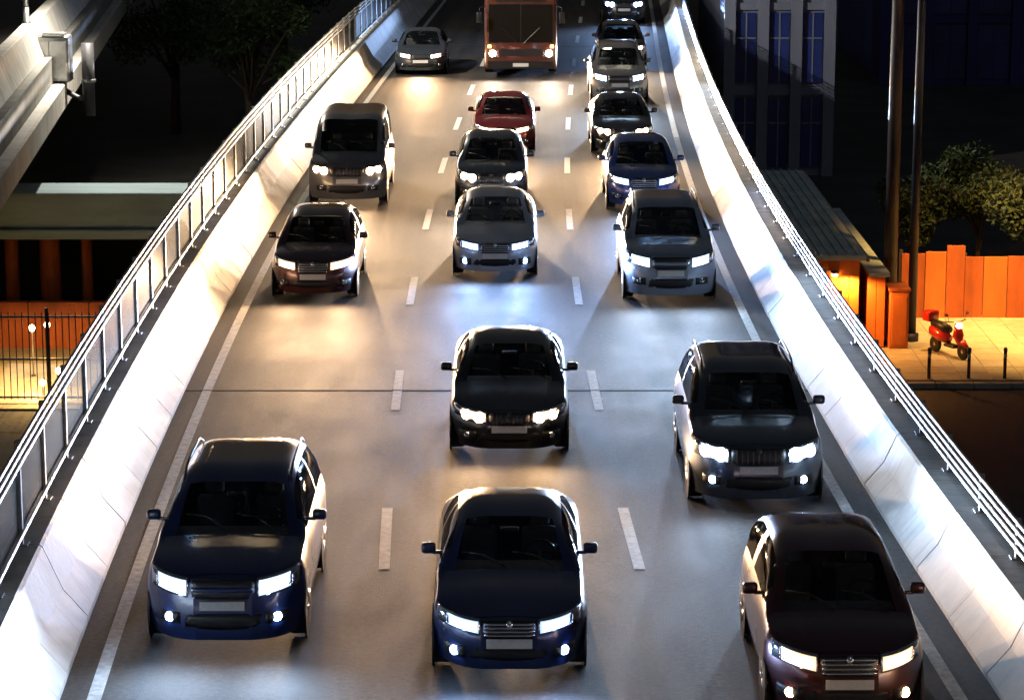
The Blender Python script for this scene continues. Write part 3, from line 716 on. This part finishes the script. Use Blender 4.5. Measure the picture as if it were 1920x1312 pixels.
rbuild(cb, MB().box(10.47, 11.0, 72.5, 73.5, GROUND+0.13, GROUND+1.75, 0.03), 'body', M['orange'])
rbuild(cb, MB().box(10.43, 11.04, 72.45, 73.55, GROUND+1.75, GROUND+1.83, 0.02), 'roof', M['orange_deep'])
rbuild(cb, MB().box(10.53, 10.94, 72.475, 72.5, GROUND+0.25, GROUND+1.6, 0.01), 'door', M['orange'])
tag(cb, 'chest-high bright orange kiosk block between the shed and the masts', 'kiosk')

hd = empty('hoarding', (14.5, 76.9, GROUND + 0.115)); x = 11.4; k = 0
while x < 21:
    w = rs.choice([0.55, 0.62, 0.7]); top = GROUND + 2.05 + rs.uniform(-0.12, 0.10) + (0.18 if k % 5 == 2 else 0)
    rbuild(hd, MB().box(x+0.01, x+w-0.01, 76.9 + rs.uniform(-0.02, 0.02), 76.96, GROUND+0.12, top, 0.006), 'panel', M['orange'] if k % 3 == 1 else M['orange_deep'])
    if k % 3 == 0: rbuild(hd, MB().box(x-0.05, x+0.05, 76.97, 77.07, GROUND+0.1, top+0.1), 'post', M['steel_dark'])
    x += w; k += 1
rbuild(hd, MB().box(11.4, 21, 76.965, 77.01, GROUND+1.6, GROUND+1.7), 'rail', M['steel_dark'])
tag(hd, 'orange-lit board hoarding of uneven panels behind the yellow pavement', 'fence')

for px_, lab in ((11.0, 'bollard at the kerb nearest to the viaduct'), (12.05, 'bollard at the kerb just past the red scooter'), (13.0, 'bollard at the kerb closest to the right picture edge')):
    bo = empty('bollard', (px_, 68.7, GROUND + 0.135))
    MB().lathe([(0.045,0),(0.045,0.72),(0.055,0.74),(0.055,0.80),(0.03,0.84)], 'z', 14).build('post', M['steel_dark'], bo, smooth=True)
    MB().lathe([(0.048,0.56),(0.048,0.66)], 'z', 14).build('reflective_band', M['plate'], bo, smooth=True)
    tag(bo, 'slim grey ' + lab, 'bollard', 'bollards along the kerb')

# parked scooter
sc = empty('scooter', (12.0, 71.6, GROUND + 0.135), R(28))
pr = paint('scooter', (0.55, 0.02, 0.015), 0.0, 0.25)
for yy in (-0.62, 0.62):
    t = MB().lathe([(0.12,-0.05),(0.20,-0.055),(0.225,-0.03),(0.225,0.03),(0.20,0.055),(0.12,0.05)], 'x', 22).build('wheel', M['rubber'], sc, smooth=True, loc=(0, yy, 0.225))
    MB().lathe([(0.02,-0.06),(0.125,-0.03),(0.125,0.03),(0.02,0.06)], 'x', 16).build('rim', M['chrome'], t, smooth=True)
MB().tube([(0,-0.5,0.32),(0,-0.38,0.62),(0,-0.33,0.98)], [0.05,0.16,0.07], 12).build('front_shield', pr, sc, smooth=True)
MB().tube([(0,-0.80,0.36),(0,-0.62,0.47),(0,-0.45,0.40)], [0.05,0.09,0.06], 10).build('front_mudguard', pr, sc, smooth=True)
MB().tube([(0,0.02,0.45),(0,0.35,0.52),(0,0.72,0.60),(0,0.88,0.62)], [0.12,0.20,0.18,0.06], 14).build('rear_body', pr, sc, smooth=True)
MB().box(-0.14,0.14,-0.36,0.10,0.26,0.34,0.03).build('footboard', M['black'], sc, smooth=True)
MB().tube([(0,0.0,0.72),(0,0.35,0.76),(0,0.75,0.80)], [0.10,0.14,0.10], 12).build('seat', M['black'], sc, smooth=True)
MB().tube([(-0.36,-0.22,1.02),(-0.12,-0.33,1.0),(0.12,-0.33,1.0),(0.36,-0.22,1.02)], 0.018, 8).build('handlebar', M['chrome'], sc, smooth=True)
hl = MB().lathe([(0.0,-0.06),(0.08,-0.05),(0.09,0.02),(0.05,0.08)], 'y', 18, (0,-0.40,0.90)).build('headlight', M['warmbulb'], sc, smooth=True)
MB().box(-0.19,0.19,0.72,1.04,0.82,1.12,0.05).build('top_box', pr, sc, smooth=True)
for s_ in (-1, 1): MB().tube([(s_*0.26,-0.27,1.02),(s_*0.30,-0.30,1.18),(s_*0.36,-0.28,1.22)], [0.008,0.008,0.05], 8).build('mirror', M['black'], sc, smooth=True)
tag(sc, 'red scooter with top box parked on the yellow lamplit pavement', 'scooter')

# ------------------------------------------------------------------ trees
M['bark'] = mat('bark', (0.07, 0.05, 0.035), 0.9, var=0.3, scale=6, bump=0.5, bscale=20)
leafm = [mat('leaf_%d' % k, c, 0.6, var=0.4, scale=1.5) for k, c in enumerate([(0.05, 0.085, 0.025), (0.07, 0.10, 0.03), (0.045, 0.07, 0.03)])]
def tree(x, y, h, r, label, lm, seed, group, n=2600):
    rd = random.Random(seed); root = empty('tree', (x, y, GROUND + (0.115 if y < 90 and x > 6 else 0))); tr = MB()
    ht = h*0.42
    tr.tube([(0,0,-0.1),(rd.uniform(-.1,.1),0.05,ht*0.5),(rd.uniform(-.15,.15),0,ht),(0,0,h*0.75)], [h*0.032,h*0.026,h*0.022,h*0.008], 9)
    clumps = []
    for k in range(16):
        a = rd.uniform(0, 2*math.pi); e = rd.uniform(-0.3, 1.0); q = r*rd.uniform(0.35, 0.95)
        p = Vector((math.cos(a)*q*math.cos(e*0.9), math.sin(a)*q*math.cos(e*0.9), h*0.62 + (h*0.33)*e))
        clumps.append((p, r*rd.uniform(0.28, 0.5)))
        tr.tube([(0,0,ht*rd.uniform(0.7,1.2)), tuple(p*0.55 + Vector((0,0,ht*0.45))), tuple(p)], [h*0.012, h*0.008, h*0.003], 5)
    tr.build('trunk', M['bark'], root, smooth=True)
    cr = MB()
    for k in range(n):
        p, q = rd.choice(clumps); d = Vector((rd.gauss(0,1), rd.gauss(0,1), rd.gauss(0,0.8))).normalized()*q*rd.random()**0.45
        c = p + d; s = rd.uniform(0.05, 0.14)*max(1, h/6)
        e = Euler((rd.uniform(-1,1), rd.uniform(-1,1), rd.uniform(0,6.3))).to_matrix()
        q4 = [c + e @ Vector(v) for v in ((-s,0,0),(0,-s*0.45,0.02),(s,0,0),(0,s*0.45,0.02))]
        cr.poly(q4, [(0,1,2,3)])
    cr.build('crown', lm, root, fix=False)
    tag(root, label, 'tree', group)
TG = 'trees around the viaduct'
tree(12.6, 83, 3.3, 1.3, 'small lamplit tree just behind the masts', leafm[2], 1, TG, 6500)
tree(15.0, 85, 3.6, 1.7, 'rounded lamplit tree behind the hoarding, middle of the row', leafm[1], 2, TG, 8000)
tree(16.3, 81.5, 3.4, 1.6, 'lamplit tree behind the hoarding at the right picture edge', leafm[2], 3, TG, 8000)
tree(-11.0, 112, 7.0, 2.6, 'dark tree crown showing directly behind the top of the left railing', leafm[0], 4, TG, 8000)
tree(-15.2, 120, 8.0, 3.0, 'dark tree midway between the left railing and the ramp', leafm[0], 5, TG, 8000)
tree(-11.6, 135, 8.5, 3.0, 'farthest dark tree at the top edge left of the railing', leafm[2], 6, TG, 8000)

# ------------------------------------------------------------------ buildings beyond, right
def tower(x0, x1, y0, y1, h, nx, ny_floor, wallm, glassm, label, pil):
    root = empty('building', ((x0+x1)/2, y0, GROUND))
    w, d = (x1-x0)/2, y1-y0
    MB().box(-w, w, 0, d, 0, h).build('wall', wallm, root)
    cw = 2*w/nx
    for i in range(nx+1):
        MB().box(-w+i*cw-pil, -w+i*cw+pil, -0.30, -0.002, 0, h+0.2).build('pilaster', wallm, root)
    mul = MB().box(-0.03, 0.03, -0.08, -0.052, 0.35, ny_floor-0.25).box(-cw/2+pil+0.06, cw/2-pil-0.06, -0.075, -0.053, ny_floor*0.62, ny_floor*0.62+0.06).mesh('mullion')
    nf = int(h/ny_floor); pane = MB().box(-cw/2+pil+0.06, cw/2-pil-0.06, -0.05, 0.0, 0.35, ny_floor-0.25).mesh('window')
    for f_ in range(nf):
        for i in range(nx):
            wo = link('window', pane, glassm, root, (-w+(i+0.5)*cw, -0.03, f_*ny_floor))
            if f_ < 5: link('mullion', mul, wallm, wo)
        if f_: MB().box(-w, w, -0.12, -0.003, f_*ny_floor-0.14, f_*ny_floor+0.14).build('floor_band', wallm, root)
    MB().box(-w-0.3, w+0.3, -0.35, d+0.3, h, h+0.5).build('roof', M['concrete_dull'], root)
    tag(root, label, 'building')
M['glass_blue'] = mat('glass_blue', (0.02, 0.04, 0.20), 0.3, spec=0.5, var=0.3, scale=0.4)
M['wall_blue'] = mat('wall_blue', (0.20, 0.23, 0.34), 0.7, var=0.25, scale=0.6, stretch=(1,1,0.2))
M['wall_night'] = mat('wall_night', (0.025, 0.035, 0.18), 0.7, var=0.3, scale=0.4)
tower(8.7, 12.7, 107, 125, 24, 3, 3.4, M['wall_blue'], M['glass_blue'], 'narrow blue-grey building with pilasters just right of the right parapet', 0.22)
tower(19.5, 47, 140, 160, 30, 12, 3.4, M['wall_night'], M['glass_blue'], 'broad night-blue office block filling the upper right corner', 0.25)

# ------------------------------------------------------------------ left of the viaduct
M['backdrop_black'] = mat('backdrop_black', (0.02, 0.02, 0.02), 0.9, var=0.3, scale=1)  # near-black colour standing in for the darkness behind the columns
M['beamgrey'] = mat('beamgrey', (0.24, 0.34, 0.38), 0.85, var=0.35, scale=0.8, stretch=(0.2,1,1))
cr = empty('crossing_beam', (-17, 75, GROUND))
rbuild(cr, MB().box(-34, -6.7, 74.6, 76.6, -2.35, -1.32, 0.06), 'beam', M['beamgrey'])
rbuild(cr, MB().box(-34, -6.7, 74.4, 76.8, -2.62, -2.355, 0.03), 'ledge', M['beamgrey'])
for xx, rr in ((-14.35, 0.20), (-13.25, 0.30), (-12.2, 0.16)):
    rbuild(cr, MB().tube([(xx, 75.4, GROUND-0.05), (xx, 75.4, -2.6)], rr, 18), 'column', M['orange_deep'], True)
rbuild(cr, MB().box(-34, -6.8, 76.9, 77.1, GROUND, -2.0), 'dark_backdrop', M['backdrop_black'])  # added dark sheet: blacks out the lamplit ground behind the columns
tag(cr, 'dim grey concrete beam on orange-lit round columns, left of the viaduct', 'bridge')
lw = empty('retaining_wall', (-14, 73, GROUND))
for k in range(9):
    rbuild(lw, MB().box(-22+k*1.7+0.015, -22+(k+1)*1.7-0.015, 73.0, 73.25, GROUND, GROUND+1.35, 0.015), 'panel', M['orange_deep'])
rbuild(lw, MB().box(-22, -6.7, 73.02, 73.2, GROUND, GROUND+1.3), 'core', M['joint'])
tag(lw, 'low orange-lit panelled wall behind the bar fence on the left', 'wall')
yard = MB().box(-24, -6.6, 65.6, 73.0, GROUND-0.1, GROUND+0.05).build('courtyard', M['pave']); tag(yard, kind='structure')
fe = empty('fence', (-12, 66.3, GROUND + 0.05)); xx = -16.0
while xx < -7.4:
    rbuild(fe, MB().box(xx-0.012, xx+0.012, 66.29, 66.315, GROUND+0.12, GROUND+2.40), 'bar', M['steel_dark']); xx += 0.17
for zz in (0.16, 1.15, 2.25): rbuild(fe, MB().box(-16.1, -7.4, 66.27, 66.335, GROUND+zz, GROUND+zz+0.05, 0.008), 'rail', M['steel_dark'])
for k in range(5): rbuild(fe, MB().box(-16.0+2.1*k-0.04, -16.0+2.1*k+0.04, 66.26, 66.345, GROUND+0.04, GROUND+2.5, 0.01), 'post', M['steel_dark'])
tag(fe, 'dark vertical-bar fence in front of the yellow courtyard on the left', 'fence')
for (gx, gy, gz, lab) in ((-12.20, 68.6, 1.55, 'upper lit globe lamp, nearer to the left railing'), (-12.75, 69.4, 1.30, 'upper lit globe lamp, farther from the left railing'),
                          (-11.70, 67.2, 0.62, 'knee-high lit globe lamp closest to the left railing'), (-12.05, 66.8, 0.40, 'lowest lit globe lamp right behind the bar fence')):
    g = empty('globe_lamp', (gx, gy, GROUND + 0.05))
    MB().lathe([(0.06,0),(0.06,0.03),(0.022,0.05),(0.022,gz-0.07)], 'z', 10).build('post', M['steel_dark'], g, smooth=True)
    MB().lathe([(0.02,gz-0.085),(0.06,gz-0.06),(0.085,gz),(0.06,gz+0.06),(0.02,gz+0.085)], 'z', 14).build('globe', M['warmbulb'], g, smooth=True)
    l = bpy.data.lights.new('globe_light', 'SPOT'); l.spot_size = R(174); l.spot_blend = 0.25; l.energy = 190; l.color = (1.0, 0.55, 0.16); l.shadow_soft_size = 0.09
    o = bpy.data.objects.new('globe_light', l); C.objects.link(o); o.parent = g; o.location = (0, -0.02, gz + 0.2)
    tag(g, lab, 'lamp', 'globe lamps in the courtyard')

# ramp in the upper left corner
def rx(y): return -12.2 - (y - 62.7) * 0.0887
ramp = empty('ramp', (-15, 80, 0))
def rf_(a, y, z): return (rx(y) - a, y, z)
def sweep(prof, ya, yb, n=1):
    m_ = MB()
    for i in range(n): m_.prism(prof, ya + (yb-ya)*i/n, ya + (yb-ya)*(i+1)/n, rf_)
    return m_
y = 50.0
while y < 150:
    rbuild(ramp, sweep([(0, 0.0), (0.0, 0.72), (0.06, 0.76), (0.36, 0.76), (0.36, 0.0)], y+0.012, y+2.988), 'fascia_panel', M['concrete'])
    rbuild(ramp, sweep([(0.62, 1.62), (0.66, 1.70), (0.95, 2.55), (1.0, 2.58), (1.32, 2.58), (1.32, 1.62)], y+0.012, y+2.988), 'parapet_panel', M['concrete'])
    y += 3.0
rbuild(ramp, sweep([(0.37, 0.02), (0.37, 1.60), (9.5, 1.60), (9.5, 0.02)], 50, 150), 'deck', M['concrete_dull'])
rbuild(ramp, sweep([(1.33, 1.606), (1.33, 1.62), (9.4, 1.62), (9.4, 1.606)], 50, 150), 'roadway', M['asphalt'])
rbuild(ramp, sweep([(0.0, 0.78), (0.0, 0.84), (0.5, 1.61), (0.5, 0.78)], 50, 50.5), 'rib', M['concrete_dull'])
for yy in (56, 82, 108, 134):
    rbuild(ramp, MB().box(rx(yy)-6.0, rx(yy)-4.0, yy-0.8, yy+0.8, GROUND-0.2, 0.03, 0.15), 'pier', M['concrete_dull'])
tag(ramp, 'pale panelled concrete ramp crossing the upper left corner', 'bridge')
dp = empty('drain_pipe', (-13.45, 84.6, 0.2))
MB().tube([(0,0,-0.55),(0,0,0.6),(0,0,1.75)], 0.20, 16).build('pipe', M['steel_dark'], dp, smooth=True)
MB().tube([(-0.75,0.05,0.25),(-0.35,0.0,0.02),(0,0,0.0)], 0.09, 10).build('bracket', M['steel_dark'], dp, smooth=True)
MB().lathe([(0.22,0.5),(0.235,0.52),(0.235,0.6),(0.22,0.62)], 'z', 18).build('collar', M['steel'], dp, smooth=True)
tag(dp, 'thick dark grey drain pipe hanging off the side of the ramp', 'pipe')
cbx = empty('equipment_cabinet', (-14.55, 84.2, 0.78))
MB().box(-0.62, 0.62, -0.3, 0.5, 0.0, 1.45, 0.06).build('case', M['steel'], cbx, smooth=True)
MB().box(-0.55, 0.0, -0.33, -0.302, 0.12, 1.3, 0.01).build('door', M['steel'], cbx)
MB().box(0.02, 0.55, -0.33, -0.302, 0.12, 1.3, 0.01).build('door', M['steel'], cbx)
MB().box(-0.2, 0.5, -0.28, 0.2, 1.45, 1.55, 0.02).build('lid', M['steel'], cbx)
tag(cbx, 'bright galvanised steel cabinet fixed to the side of the ramp', 'cabinet')
fl = empty('lamp_post', (-15.35, 84.6, 2.58))
MB().lathe([(0.16,0.0),(0.16,0.03),(0.11,0.06),(0.10,0.5)], 'z', 14).build('base', M['steel'], fl, smooth=True)
MB().tube([(0,0,0.4),(0,0,4.5),(0,0,8.6)], [0.085, 0.075, 0.06], 14).build('pole', M['steel'], fl, smooth=True)
MB().tube([(0,0,8.5),(0.9,0.4,8.9),(2.6,1.2,9.0)], 0.04, 8).build('arm', M['steel'], fl, smooth=True)
h_ = MB().box(2.35, 3.05, 1.0, 1.4, 8.93, 9.08, 0.04).build('lamp_head', M['steel_dark'], fl, smooth=True)
MB().box(2.42, 2.98, 1.05, 1.35, 8.905, 8.932).build('lens', M['warmbulb'], h_)
l = bpy.data.lights.new('street_lamp_light', 'SPOT'); l.energy = 28000; l.color = (1.0, 0.90, 0.74); l.spot_size = R(150); l.spot_blend = 0.6; l.shadow_soft_size = 0.2
o = bpy.data.objects.new('street_lamp_light', l); C.objects.link(o); o.parent = fl; o.location = (2.7, 1.2, 8.88); o.rotation_euler = (0, R(-42), 0)
tag(fl, 'slim steel lamp post rising from the ramp parapet behind the cabinet', 'lamp post')
